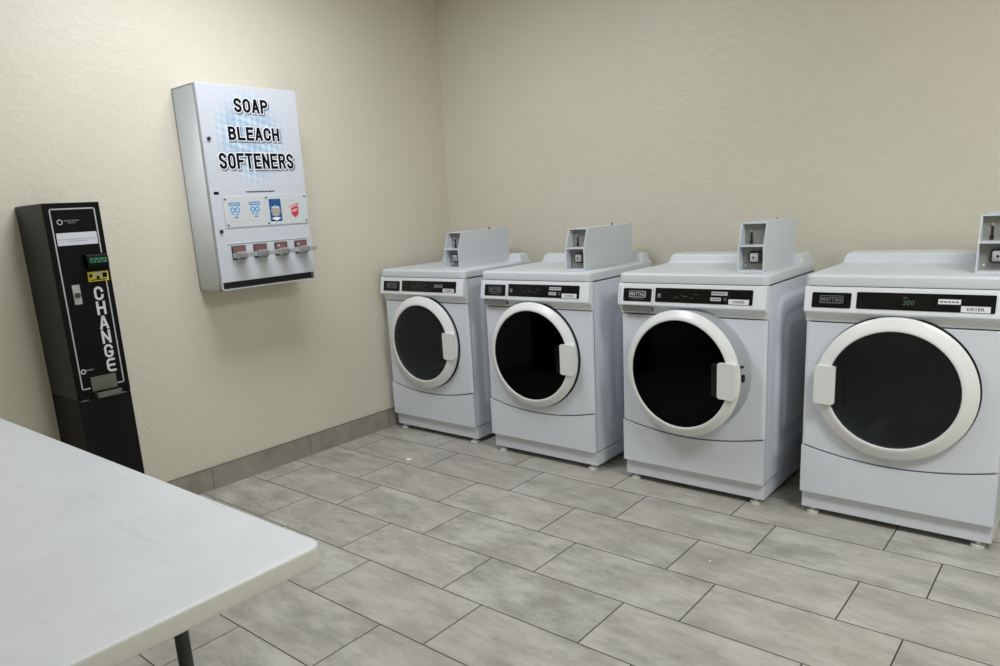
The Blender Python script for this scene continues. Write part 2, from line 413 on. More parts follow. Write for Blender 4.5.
def side_panel_bm(sgn, D=.60):
    bm = bmesh.new(); ny, nz = 44, 60; y0, y1, z0, z1 = 0.0, D, .105, .99
    def sd(y, z, a, b_, c, d, r):
        cy, cz = (a + b_) / 2, (c + d) / 2; qy = abs(y - cy) - (b_ - a) / 2 + r; qz = abs(z - cz) - (d - c) / 2 + r
        return math.hypot(max(qy, 0), max(qz, 0)) + min(max(qy, qz), 0) - r
    ss = lambda t: (lambda k: k * k * (3 - 2 * k))(min(1, max(0, t)))
    g = []
    for i in range(ny + 1):
        c = []
        for j in range(nz + 1):
            y = y0 + (y1 - y0) * i / ny; z = z0 + (z1 - z0) * j / nz
            h = .010 * ss(-sd(y, z, .10, .57, .17, .93, .09) / .02) - .009 * ss(-sd(y, z, .16, .53, .24, .86, .08) / .018) + .011 * ss(-sd(y, z, .20, .50, .29, .81, .07) / .02)
            c.append(bm.verts.new((sgn * (W2_ + h), y, z)))
        g.append(c)
    for i in range(ny):
        for j in range(nz): bm.faces.new([g[i][j], g[i + 1][j], g[i + 1][j + 1], g[i][j + 1]])
    return bm

def front_panel_bm(DXC):
    bm = bmesh.new(); N = 96; r = .262
    z1, x1 = .842, W2_
    ang = [2 * PI * i / N for i in range(N)]
    for cx, cz in ((x1, z1), (-x1, z1), (x1, arc_z(x1)), (-x1, arc_z(-x1))):
        ang.append(math.atan2(cz - DZ, cx - DXC) % (2 * PI))
    ang = sorted(set(round(a, 6) for a in ang))
    inn, out = [], []
    for a in ang:
        c, s = math.cos(a), math.sin(a); t = 9
        if abs(c) > 1e-6: t = min(t, ((x1 - DXC) if c > 0 else (x1 + DXC)) / abs(c))
        if s > 1e-6: t = min(t, (z1 - DZ) / s)
        if s < -1e-6:
            q = (DZ - .26) / -s
            for _ in range(20): q = (DZ - arc_z(max(-x1, min(x1, q * c + DXC)))) / -s
            t = min(t, q)
        inn.append((r * c + DXC, DZ + r * s)); out.append((t * c + DXC, DZ + t * s))
    k = len(ang)
    def ring(pts, y): return [bm.verts.new((p, y, q)) for p, q in pts]
    def inset(pts, d, dz): return [(p * (1 - d / W2_), DZ + (q - DZ) * (1 - dz / .3)) for p, q in pts]
    i0, i1 = ring(inn, FP), ring(inn, 0)
    o0, oa, ob, o1, o2 = ring(inset(out, .017, .004), FP), ring(inset(out, .009, .0025), FP + .0016), ring(inset(out, .004, .0012), FP + .0046), ring(inset(out, .0008, .0008), FP + .011), ring(inset(out, .0008, .0008), 0)
    for A, B in ((i0, o0), (o0, oa), (oa, ob), (ob, o1), (o1, o2), (i1, i0)):
        for i in range(k):
            j = (i + 1) % k; bm.faces.new([A[i], A[j], B[j], B[i]])
    return bm

def lower_panel_bm():
    bm = new_bm(); n = 24
    pts = [(-W2_ + .001, .107), (W2_ - .001, .107)] + [(x, arc_z(x) - .0035) for x in [W2_ - .001 - 2 * (W2_ - .001) * i / n for i in range(n + 1)]]
    prism(bm, pts, Vector((0, 0, 0)), X, Z, Y, FP - .001, 0, .007, 3)
    return bm

def top_bm(D=.60):
    """worktop with rounded front corners that curls up into a rounded backsplash"""
    bm = bmesh.new(); hw = .350; yf = -.032
    prof = [(yf + .014, .991), (yf + .003, .992), (yf, .997), (yf, 1.024), (yf + .003, 1.031), (yf + .012, 1.0355), (yf + .03, 1.0365)]
    # plan outline of the slab (rounded front corners), stacked for the edge profile
    def outline(d):
        p = []
        r = .03
        for cx, a in ((-hw + r, 180), (hw - r, 270)):
            for i in range(9):
                q = math.radians(a + 90 * i / 8); p.append((cx + (r - d) * math.cos(q), yf + r + (r - d) * math.sin(q)))
        p += [(hw - d, D), (-hw + d, D)]
        return p
    rings = []
    for d, z in ((.012, .9905), (.002, .9915), (0, .997), (0, 1.024), (.003, 1.031), (.010, 1.0352), (.02, 1.0365)):
        rings.append([bm.verts.new((p, q, z)) for p, q in outline(d)])
    k = len(rings[0])
    for A, B in zip(rings, rings[1:]):
        for i in range(k): j = (i + 1) % k; bm.faces.new([A[i], A[j], B[j], B[i]])
    bm.faces.new(rings[0]); bm.faces.new(rings[-1])
    return bm

def backsplash_bm(F=.47, D=.60):
    bm = bmesh.new(); hw = .345; n = 84
    cols = []
    for i in range(n + 1):
        x = -hw + 2 * hw * i / n; e = (hw - abs(x))
        h = .046 * (lambda t: math.sqrt(max(0, 1 - (1 - t) ** 2)) if t > 0 else 0)(min(1, max(0, (e - .012) / .022)))
        base = 1.030
        c = []
        for y, f in ((F - .022, .0), (F - .006, .05), (F, .25), (F + .005, .72), (F + .010, .92), (F + .022, 1.0), (D - .008, 1.0), (D, .9), (D, -.5), (F - .022, -.5)):
            c.append(bm.verts.new((x, y, base + .0066 + h * f if f >= 0 else 1.02)))
        cols.append(c)
    m = len(cols[0])
    for a, c in zip(cols, cols[1:]):
        for j in range(m): bm.faces.new([a[j], a[(j + 1) % m], c[(j + 1) % m], c[j]])
    for c in (cols[0], cols[-1]): bm.faces.new(c)
    return bm

CON_T, CON_B = (-.030, .985), (-.045, .899)
CU = X.copy(); CV = Vector((0, CON_T[0] - CON_B[0], CON_T[1] - CON_B[1])).normalized()   # console face axes (right, up)
def CO(x, z):                       # a point on the sloping console face
    f = (z - CON_B[1]) / (CON_T[1] - CON_B[1]); return Vector((x, CON_B[0] + f * (CON_T[0] - CON_B[0]), z))

def console_bm():
    bm = new_bm(); hw = .347
    prof = [(-.0, .989), (-.027, .989), CON_T, CON_B, (-.044, .890), (-.036, .883), (-.020, .876), (-.014, .862), (-.013, .847), (0, .847)]
    prism(bm, prof, Vector((0, 0, 0)), Y, Z, X, -hw, hw)
    return bm

def make_machine(kind, label, cx, yf, coin_x, ajar=0.0, logo_style=0, disp='', tagmat='label_white', tag='WASHER', coin_lit=False, handle=1, cy0=.062, cy1=.475, depth=.60, splash=.50, door_dx=0.0, door_r=.2825):
    washer = kind == 'washing_machine'
    t = thing(kind, label, 'washing machine' if washer else 'dryer', (cx, yf, 0), 0, 'front-loading coin laundry machines')
    O = Vector((0, 0, 0)); DXC = door_dx - .002; DR = door_r
    # cabinet: sides, back, floor and top around the drum
    bm = new_bm()
    for s in (-1, 1): merge(bm, side_panel_bm(s, depth))
    box(bm, (-W2_, depth - .005, .105), (W2_, depth, .99)); box(bm, (-W2_, 0, .104), (W2_, depth, .108)); box(bm, (-W2_, 0, .985), (W2_, depth, .99))
    box(bm, (-W2_, -.001, .108), (-W2_ + .012, .004, .985)); box(bm, (W2_ - .012, -.001, .108), (W2_, .004, .985))
    finish('cabinet', bm, M['enamel'], t, 40)
    bm = new_bm(); box(bm, (-.343, .006, .028), (.343, depth - .002, .102), .004)
    finish('plinth', bm, M['enamel'], t)
    for sx in (-1, 1):
        for y in (.030, depth - .05):
            bm = new_bm(); c = Vector((sx * .30, y, 0)); cyl(bm, c, Z, .024, 0, .012, 20); cyl(bm, c, Z, .01, .012, .03, 12)
            finish('foot', bm, M['foot'], t)
    finish('front_panel', front_panel_bm(DXC), M['enamel'], t, 30)
    finish('lower_panel', lower_panel_bm(), M['enamel'], t, 40)
    tp = finish('worktop', top_bm(depth), M['plastic'], t, 40)
    finish('backsplash', backsplash_bm(splash, depth), M['plastic'], tp, 45)
    # drum behind the door
    bm = new_bm(); lathe(bm, Vector((DXC, 0, DZ)), Y, X, [(.262, -.006), (.262, .02), (.29, .05), (.29, .42), (.25, .45), (0, .45)], 64)
    dr = finish('drum', bm, M['drum_dark'] if washer else M['drum'], t, 30)
    for k in range(3):
        bm = new_bm(); a = math.radians(250 + 120 * k); c = Vector((DXC + .27 * math.cos(a), 0, DZ + .27 * math.sin(a)))
        n = Vector((math.cos(a), 0, math.sin(a))); s = Vector((-n.z, 0, n.x))
        prism(bm, [(-.05, .02), (.05, .02), (.015, -.075), (-.015, -.075)], c, s, n, Y, .06, .42, .008)
        finish('baffle', bm, M['drum_dark'] if washer else M['drum'], dr)
    # door, hinged on the side opposite the grip
    H = Vector((DXC - .275 * handle, FP, 0))
    mt = Matrix.Translation(H) @ Matrix.Rotation(-ajar * handle, 4, 'Z') @ Matrix.Translation(-H)
    c = Vector((DXC, 0, DZ)); A = -Y
    q = -FP
    rin = (.243 if washer else .234) + (door_r - .2825)
    bm = new_bm()
    e = q + (.052 if ajar else .023)                                   # how far the ring's outer edge stands off the panel
    lathe(bm, c, A, X, [(.262, e - .004), (DR - .002, e - .004), (DR, e - .002), (DR, e + .001), (DR - .002, e + .004), (DR - .010, e + .009), (rin + .014, e + .0215), (rin + .006, e + .0245), (rin, e + .025), (rin - .003, e + .0235), (rin - .0045, e + .019), (rin - .0045, e - .004)], 96, mt, closed=True)
    door = finish('door', bm, M['ring'], t, 28)
    bm = new_bm(); rg = rin - .0045
    lathe(bm, c, A, X, [(rg, e + .020), (rg * .9, e + .0205), (rg * .6, e + .022), (rg * .3, e + .023), (0, e + .0232)], 72, mt)
    lathe(bm, c, A, X, [(rg, e + .020), (rg, e + .013), (rg * .9, e + .014), (rg * .6, e + .016), (rg * .3, e + .017), (0, e + .0172)], 72, mt)
    finish('door_glass', bm, M['washer_glass'] if washer else M['dryer_glass'], door, 60)
    rb = q - .058 if ajar else q + .004
    bm = new_bm(); lathe(bm, c, A, X, [(.246, rb), (.274, rb), (.2785, rb + .003), (.2795, e - .004), (.246, e - .004)], 96, mt, closed=True)
    finish('door_rim', bm, M['rim_grey'], door)
    bm = new_bm(); rs = .268 if ajar else .2862
    lathe(bm, c, A, X, [(.250, q), (.250, q + .003), (rs, q + .003), (rs, q)], 96, None, closed=True)
    finish('door_gap_shade', bm, M['shade_latch'], t)  # black ring paints the shadow in the gap behind the door
    # grip: a rounded block over the ring
    bm = new_bm(); x0, x1 = sorted((handle * .198, handle * .278))
    prism(bm, rrect(x0, x1, -.079, .079, .012, 4), c, X, Z, A, e + .004, e + .034, .010, 4)
    bmesh.ops.transform(bm, matrix=mt, verts=bm.verts)
    g = finish('handle', bm, M['grip'], door)
    bm = new_bm(); x0, x1 = sorted((handle * .166, handle * .202))
    prism(bm, rrect(x0, x1, -.074, .074, .01, 4), c, X, Z, A, e + .017, e + .026, .003, 2)
    bmesh.ops.transform(bm, matrix=mt, verts=bm.verts)
    finish('handle_recess', bm, M['display'], door)
    if ajar:
        bm = new_bm(); prism(bm, rrect(-.008, .008, -.018, .014, .005, 3), c + X * .270 + Z * .01, Y, Z, X, .006, .018, .002)
        bmesh.ops.transform(bm, matrix=mt @ Matrix.Translation((0, FP - .022, 0)), verts=bm.verts); finish('door_latch', bm, M['shade_latch'], door)
        bm = new_bm(); prism(bm, rrect(-.005, .005, -.005, .005, .002, 3), c + X * .269 + Z * .058, Y, Z, X, .006, .016, .001)
        bmesh.ops.transform(bm, matrix=mt @ Matrix.Translation((0, FP - .024, 0)), verts=bm.verts); finish('latch_pin', bm, M['shade_latch'], door)
    # control console with its black panels
    con = finish('control_console', console_bm(), M['console'], t, 40)
    lg = .0022
    plate('logo_panel', CO(0, .899), CU, CV, rrect(-.318, -.174, .008, .068, .004, 3), M['gloss_black'], con, lg)
    plate('control_panel', CO(0, .899), CU, CV, rrect(-.154, .292, .009, .073, .004, 3), M['gloss_black'], con, lg)
    lm = M['silver'] if logo_style else M['dim_silver']
    # brand badge: a name in an outlined bar
    bo = CO(-.288, .899 + .026); bw, bh = .086, .030
    for pr in (rect(0, bw, 0, .003), rect(0, bw, bh - .0025, bh), rect(0, .0028, 0, bh), rect(bw - .0028, bw, 0, bh)):
        plate('logo_border', bo, CU, CV, pr, lm, con, .0005, lg)
    text('logo_lettering', 'MAYTAG', bo + CU * .006 + CV * .0065, CU, CV, bw - .012, bh - .0125, lm, con, .02, .0005, lg)
    if washer:
        text('logo_lettering', 'COMMERCIAL', bo + CU * .008 - CV * .010, CU, CV, bw - .016, .006, M['dim_silver'], con, 0, .0005, lg)
        # drawer front around the badge; darker block paints its shaded grip recess below
        for pr in (rect(-.338, -.336, -.002, .080), rect(-.166, -.164, -.002, .080)):
            plate('drawer_gap', CO(0, .899), CU, CV, pr, M['recess'], con, .0006, .0)
        bm = new_bm(); prism(bm, rrect(-.325, -.175, .858, .884, .008, 4), O, X, Z, Y, -.0405, -.010, .003)
        finish('drawer_recess_shade', bm, M['recess_shade'], t)
    # display, buttons, stickers
    plate('display', CO(0, .899), CU, CV, rect(-.08, .105, .014, .068), M['display'], con, .0004, lg)
    if disp:
        text('display_digits', disp, CO(.006, .899 + .028), CU, CV, .036, .018, M['green_led'], con, 0, .0004, lg + .0004)
        text('display_lettering', 'MIN', CO(.004, .899 + .052), CU, CV, .016, .006, M['dim_silver'], con, 0, .0004, lg + .0004)
    else:
        for x, z, w in ((-.06, .030, .02), (-.022, .036, .024), (-.03, .042, .012), (.012, .030, .02), (.03, .045, .024)):
            plate('panel_mark', CO(x, .899 + z), CU, CV, rect(0, w, 0, .0025), M['panel_dim'], con, .0003, lg + .0004)
    if washer:
        plate('button', CO(-.142, .899 + .028), CU, CV, rrect(0, .016, 0, .020, .003, 3), M['dim_silver'], con, .001, lg)
        plate('instruction_sticker', CO(.112, .899 + .046), CU, CV, rect(0, .072, 0, .016), M['silver'], con, .0004, lg)
        plate('instruction_sticker', CO(.109, .899 + .022), CU, CV, rect(0, .047, 0, .015), M['silver'], con, .0004, lg)
        for r_, (zz, ww) in enumerate(((.0535, .056), (.0285, .034))):
            for k in range(4):
                plate('sticker_mark', CO(.118, .899 + zz - .001), CU, CV, rect(k * ww / 4, k * ww / 4 + ww / 5, 0, .0035), M['panel_dim'], con, .0003, lg + .0004)
        plate('button', CO(.168, .899 + .022), CU, CV, rrect(0, .014, 0, .016, .003, 3), M['panel_dim'], con, .0008, lg)
    else:
        plate('instruction_sticker', CO(.118, .899 + .036), CU, CV, rect(0, .070, 0, .018), M['label_white'] if disp else M['dim_silver'], con, .0004, lg)
        for k in range(5):
            plate('sticker_mark', CO(.124, .899 + .042), CU, CV, rect(k * .012, k * .012 + .009, 0, .005), M['panel_dim'], con, .0003, lg + .0004)
    sx, sw = (.190, .088)
    plate('machine_sticker', CO(sx, .899 + .010), CU, CV, rect(0, sw, 0, .022), M[tagmat], con, .0004, lg)
    text('sticker_lettering', tag, CO(sx + .018, .899 + .0155), CU, CV, sw - .036, .011, M['sticker_ink'] if not disp else M['ink'], con, .01, .0003, lg + .0004)
    # coin box bolted to the worktop
    w, y0, y1, zb, zm, zt = .112, cy0, cy1, 1.0366, 1.147, 1.243
    x0 = coin_x - cx; x1 = x0 + w; sl = .036
    bm = new_bm(); prof = [(y0, zb), (y1, zb), (y1, zt), (y0 + sl, zt), (y0, zm)]
    for a in (x0, x1 - .005): prism(bm, prof, O, Y, Z, X, a, a + .005, .0012, 1)
    box(bm, (x0 + .004, y0 + sl + .001, zt - .005), (x1 - .004, y1, zt)); box(bm, (x0 + .004, y1 - .005, zb), (x1 - .004, y1, zt - .004))
    box(bm, (x0 + .004, y0 + .003, zb), (x1 - .004, y1, zb + .007)); box(bm, (x0 + .004, y0 + .002, zm - .004), (x1 - .004, y0 + .09, zm + .003))
    cb = finish('coin_box', bm, M['coin_case'], t)
    bm = new_bm(); prism(bm, rect(x0 + .005, x1 - .005, zm + .003, zt - .005), O, X, Z, Y, y0 + .066, y0 + .070); finish('coin_plate', bm, M['plate_grey'], cb)
    bm = new_bm(); prism(bm, rect(x0 + .005, x1 - .005, zb + .007, zm - .004), O, X, Z, Y, y0 + .044, y0 + .048); finish('lock_plate', bm, M['plate_grey'], cb)
    a = x0 + .034
    bm = new_bm(); box(bm, (a - .004, y0 + .063, zm + .012), (a + .004, y0 + .066, zm + .052), .001); box(bm, (a - .006, y0 + .060, zm + .006), (a + .006, y0 + .066, zm + .022), .002); finish('coin_slot', bm, M['gap'], cb)
    bm = new_bm(); cyl(bm, Vector((a, y0 + .066, zm + .062)), -Y, .006, 0, .006, 14); finish('return_button', bm, M['steel'], cb)
    for zz, ww in ((.078, .030), (.052, .026)):
        bm = new_bm(); box(bm, (a + .02, y0 + .0645, zm + zz), (a + .02 + ww, y0 + .0660, zm + zz + .007)); finish('price_mark', bm, M['recess'], cb)
    bm = new_bm(); prism(bm, rrect(x0 + .036, x0 + .092, zb + .034, zb + .086, .012, 4), O, X, Z, Y, y0 + .026, y0 + .046, .003); finish('lock_housing', bm, M['dark_steel'], cb)
    bm = new_bm(); c2 = Vector((x0 + .062, y0 + .026, zb + .060)); prism(bm, rrect(-.017, .017, -.018, .018, .005, 3), c2, X, Z, -Y, 0, .006, .0015); cyl(bm, c2, -Y, .011, .006, .012, 20); lk = finish('lock', bm, M['silver'], cb)
    bm = new_bm(); cyl(bm, c2, -Y, .005, .012, .0128, 14); finish('keyhole', bm, M['gap'], cb)
    bm = new_bm(); cyl(bm, Vector((x0 + .019, y0 + .045, zb + .026)), -Y, .004, 0, .004, 10); finish('screw', bm, M['label_white'], cb)
    bm = new_bm(); kx, ky = x0 + .06, y1 - .12
    cyl(bm, Vector((kx, ky, zt)), Z, .006, 0, .004, 14); cyl(bm, Vector((kx, ky, zt)), Z, .0035, .004, .012, 12); finish('case_lock', bm, M['steel'] if coin_lit else M['dark_steel'], cb)
    return t

M['green_led'] = mat('green_display_digits', srgb(84, 112, 92), .4, tint=(30, .05))
M['panel_dim'] = mat('panel_grey_print', srgb(78, 80, 84), .5, tint=(30, .06))
M['sticker_ink'] = mat('sticker_ink', srgb(66, 66, 96), .5, tint=(30, .06))

make_machine('clothes_dryer', 'white front-loading dryer in the corner, leftmost of the four machines, with smoked grey door glass', .404, -.694, .540, cy0=.05, cy1=.52, splash=.515, door_dx=-.012, tagmat='label_pink', tag='DRYER')
make_machine('washing_machine', 'white front-loading washer beside the corner dryer, its black round door shut', 1.250, -.718, 1.408, cy0=.05, cy1=.53, splash=.525, door_dx=-.013, logo_style=0, tag='WASHER')
make_machine('washing_machine', 'white front-loading washer, third machine from the corner, its round black door slightly ajar', 2.104, -.712, 2.290, depth=.59, splash=.455, door_dx=.006, door_r=.287, ajar=math.radians(6.5), logo_style=1, tag='WASHER', coin_lit=True)
make_machine('clothes_dryer', 'white front-loading dryer at the right end of the row with dim green display digits', 2.940, -.677, 3.150, depth=.59, splash=.44, door_dx=-.010, disp='300', tag='DRYER', coin_lit=True, handle=-1)

# ------------------------------------------------------------------ soap dispenser on the left wall
d = thing('soap_dispenser', 'white wall-mounted soap, bleach and softener dispenser with four coin slides', 'vending machine', (0, -1.905, 0))
DX, D0, DW, DB, DT = .22, .009, .565, 1.052, 2.020
bm = new_bm()
box(bm, (.0015, D0, DB + .004), (.196, D0 + .004, DT)); box(bm, (.0015, DW - .004, DB + .004), (.196, DW, DT)); box(bm, (.0015, D0, DT - .004), (.196, DW, DT))
box(bm, (.0015, D0, DB), (.218, DW, DB + .005)); box(bm, (.0015, D0, DB), (.006, DW, DT)); box(bm, (.006, D0 + .003, DB + .05), (.190, DW - .003, DB + .056))
box(bm, (.190, D0, DB), (.219, D0 + .006, DB + .040)); box(bm, (.190, DW - .007, DB), (.219, DW, DB + .040))
cab = finish('cabinet', bm, M['dispenser'], d)
bm = new_bm(); box(bm, (.198, D0, DB + .038), (DX, DW, DT + .001), .003)
dd = finish('door', bm, M['bubbles'], d)
bm = new_bm(); box(bm, (.012, D0 + .007, DB + .0055), (.188, DW - .008, DB + .009)); box(bm, (.012, D0 + .007, DB + .009), (.018, DW - .008, DB + .045))
box(bm, (.19, D0 + .007, DB + .0055), (.208, DW - .008, DB + .014)); finish('delivery_tray', bm, M['tray'], d)
bm = new_bm(); box(bm, (.186, D0 + .007, DB + .0145), (.194, DW - .008, DB + .037)); finish('tray_flap', bm, M['tray'], d)
def FO(y, z): return Vector((DX, y, z))
for word, y0, z0, w, h in (('SOAP', .197, 1.897, .190, .066), ('BLEACH', .148, 1.766, .288, .064), ('SOFTENERS', .080, 1.631, .424, .075)):
    strokes('lettering_drop', word, FO(y0 + .006, z0 - .007), Y, Z, w, h, .0225, M['print_shadow'], dd, .0004, .0002)
    strokes('lettering_outline', word, FO(y0, z0), Y, Z, w, h, .0215, M['halo'], dd, .0004, .0008)
    strokes('lettering', word, FO(y0, z0), Y, Z, w, h, .0132, M['ink'], dd, .0004, .0015)
# the small line of print under the picture: too small to read, kept as marks
k = 0; y = .207
while y < .370:
    w = (.006, .009, .005, .012, .007)[k % 5]; plate('fine_print', FO(y, 1.5175), Y, Z, rect(0, w, 0, .0065), M['ink'], dd, .0004, .0002); y += w + .0025; k += 1
plate('maker_badge', FO(.030, 1.512), Y, Z, rrect(0, .026, 0, .013, .003, 3), M['ink'], dd, .001, 0)
for z in (1.770, 1.337):
    bm = new_bm(); cyl(bm, Vector((DX, .042, z)), X, .009, 0, .006, 20); cyl(bm, Vector((DX, .042, z)), X, .006, .006, .010, 16)
    o = finish('lock', bm, M['dark_steel'], dd)
# panel of product stickers
bm = new_bm(); prism(bm, rect(.070, .556, 1.353, 1.500), FO(0, 0), Y, Z, X, 0, .004, .001, 1)
pp = finish('product_panel', bm, M['panel_plastic'], d)
PXo = .004
for y, z in ((.082, 1.488), (.312, 1.490), (.545, 1.490), (.082, 1.364), (.312, 1.362), (.545, 1.366)):
    bm = new_bm(); cyl(bm, Vector((DX + PXo, y, z)), X, .0045, 0, .002, 12); finish('screw', bm, M['dark_steel'], pp)
def sticker_soap(y0):
    o = FO(y0, 1.378)
    plate('sticker_ground', o, Y, Z, rect(-.002, .064, .004, .092), M['panel_plastic'], pp, .0004, PXo)
    plate('sticker_header', o, Y, Z, rect(0, .062, .078, .094), M['blue_print'], pp, .0004, PXo + .0004)
    for k in range(5): plate('sticker_print', o, Y, Z, rect(.006 + k * .0105, .014 + k * .0105, .083, .089), M['blue_light'], pp, .0003, PXo + .0008)
    plate('sticker_ground', o, Y, Z, rect(.004, .058, .042, .074), M['blue_light'], pp, .0004, PXo + .0004)
    for cy in (.018, .044):
        bm = new_bm(); lathe(bm, o + Y * cy + Z * .058, X, Y, [(.008, PXo + .0008), (.008, PXo + .0012), (.0135, PXo + .0012), (.0135, PXo + .0008)], 24, closed=True)
        finish('sticker_ring', bm, M['blue_print'], pp)
    for z, a, b_ in ((.034, .010, .024), (.034, .030, .050), (.022, .022, .044), (.018, .026, .042)):
        plate('sticker_print', o, Y, Z, rect(a, b_, z, z + .004), M['blue_print'], pp, .0004, PXo + .0004)
    for a in (.006, .050): plate('sticker_print', o, Y, Z, rect(a, a + .006, .002, .006), M['pink_print'], pp, .0004, PXo + .0004)
sticker_soap(.098); sticker_soap(.210)
o = FO(.325, 1.370)
plate('sticker_ground', o, Y, Z, rect(0, .070, 0, .112), M['blue_deep'], pp, .0004, PXo)
plate('sticker_burst', o, Y, Z, [(.035 + r * math.cos(a), .052 + r * 1.0 * math.sin(a)) for k in range(16) for r, a in (((.026 if k % 2 else .031), PI * k / 8),)], M['tan_print'], pp, .0004, PXo + .0004)
plate('sticker_print', o, Y, Z, rect(.012, .058, .066, .074), M['blue_light'], pp, .0004, PXo + .0008)
plate('sticker_print', o, Y, Z, [(.008, .014), (.035, .004), (.062, .014), (.052, .020), (.018, .020)], M['halo'], pp, .0004, PXo + .0008)
o = FO(.446, 1.378)
plate('sticker_ribbon', o, Y, Z, [(.000, .066), (.030, .076), (.058, .080), (.058, .070), (.030, .066), (.0, .056)], M['red_print'], pp, .0004, PXo)
plate('sticker_ribbon', o, Y, Z, [(.004, .064), (.028, .072), (.054, .075), (.054, .073), (.028, .069), (.004, .060)], M['halo'], pp, .0004, PXo + .0004)
plate('sticker_shield', o, Y, Z, [(.008, .054), (.030, .062), (.054, .066), (.054, .026), (.034, .004), (.010, .022)], M['red_print'], pp, .0004, PXo)
plate('sticker_print', o, Y, Z, [(.016, .046), (.046, .052), (.046, .040), (.016, .034)], M['pink_print'], pp, .0004, PXo + .0004)
plate('sticker_print', o, Y, Z, rect(-.002, .034, .090, .093), M['tan_print'], pp, .0004, PXo)
# recess line and the four coin slides
bm = new_bm(); box(bm, (DX - .001, .066, 1.274), (DX + .003, .545, 1.2775), .0008); finish('slide_ledge', bm, M['dispenser'], d)
for y in (.083, .205, .329, .452):
    bm = new_bm(); box(bm, (DX, y, 1.196), (DX + .008, y + .076, 1.264), .002)
    s = finish('coin_slide', bm, M['dark_steel'], d)
    plate('slide_label', FO(y + .004, 1.234), Y, Z, rect(0, .068, 0, .026), M['slide_red'], s, .0008, .008)
    plate('slide_price', FO(y + .014, 1.242), Y, Z, rect(0, .014, 0, .009), M['pink_print'] if y > .3 else M['slide_red'], s, .0005, .009)
    bm = new_bm(); box(bm, (DX + .008, y + .012, 1.200), (DX + .034, y + .068, 1.234), .004); box(bm, (DX + .008, y - .002, 1.204), (DX + .022, y + .014, 1.230), .003)
    finish('slide_housing', bm, M['steel'], s)
    bm = new_bm(); box(bm, (DX + .034, y + .022, 1.216), (DX + .100, y + .062, 1.222), .0015); box(bm, (DX + .034, y + .018, 1.210), (DX + .102, y + .024, 1.230), .0015)
    box(bm, (DX + .034, y + .060, 1.210), (DX + .102, y + .066, 1.230), .0015); box(bm, (DX + .096, y + .018, 1.210), (DX + .105, y + .066, 1.232), .002)
    finish('slide_tongue', bm, M['steel'], s)

# ------------------------------------------------------------------ change machine on its stand
c = thing('change_machine', 'tall narrow black change machine on a black stand, left of the soap dispenser', 'change machine', (0, -2.664, 0))
CW, CX = .219, .30
bm = new_bm(); box(bm, (.001, 0, .688), (CX - .006, CW, 1.496), .003); case = finish('cabinet', bm, M['change_side'], c)
bm = new_bm(); box(bm, (CX - .0055, .001, .689), (CX, CW - .001, 1.495), .0018); face = finish('face_door', bm, M['change_black'], c)
bm = new_bm(); box(bm, (.0135, .001, .0), (CX - .004, CW, .686), .003); box(bm, (.001, .001, .124), (.015, CW, .686)); finish('stand', bm, M['stand_black'], c)
def GO(y, z): return Vector((CX, y + .0075, z))
L0, L1, LB, LT, lw = .0138, .190, .7307, 1.474, .005
r = .006
for pr in (rect(L0 + r, L1 - r, LT - lw, LT), rect(L0, L0 + lw, LB + r, LT - r), rect(L1 - lw, L1, 1.288, LT - r), rect(L1 - lw, L1, LB + r, 1.171),
           rect(L0 + r, L0 + .034, LB, LB + lw), rect(L1 - .034, L1 - r, LB, LB + lw),
           [(L0, LT - r), (L0 + lw, LT - r), (L0 + r, LT - lw), (L0 + r, LT)], [(L1, LT - r), (L1 - r, LT), (L1 - r, LT - lw), (L1 - lw, LT - r)],
           [(L0, LB + r), (L0 + r, LB), (L0 + r, LB + lw), (L0 + lw, LB + r)], [(L1, LB + r), (L1 - lw, LB + r), (L1 - r, LB + lw), (L1 - r, LB)]):
    plate('border_line', GO(0, 0), Y, Z, pr, M['line_silver'], face, .0006, 0)
bm = new_bm(); lathe(bm, GO(.047, 1.420), X, Y, [(.0075, 0), (.0075, .0006), (.011, .0006), (.011, 0)], 24, closed=True); finish('maker_mark', bm, M['line_silver'], face)
k = 0; y = .063
while y < .118:
    w = (.004, .006, .003, .007)[k % 4]; plate('fine_print', GO(y, 1.4225), Y, Z, rect(0, w, 0, .005), M['dim_silver'], face, .0004, 0)
    if .072 < y < .108: plate('fine_print', GO(y, 1.4145), Y, Z, rect(0, w, 0, .004), M['dim_silver'], face, .0004, 0)
    y += w + .0018; k += 1
plate('instruction_strip', GO(0, 0), Y, Z, rect(.025, .181, 1.327, 1.377), M['strip_white'], face, .0008, 0)
for z, a, b_ in ((1.350, .030, .175), (1.342, .060, .140)): plate('strip_print', GO(0, 0), Y, Z, rect(a, b_, z, z + .0022), M['strip_line'], face, .0004, .0008)
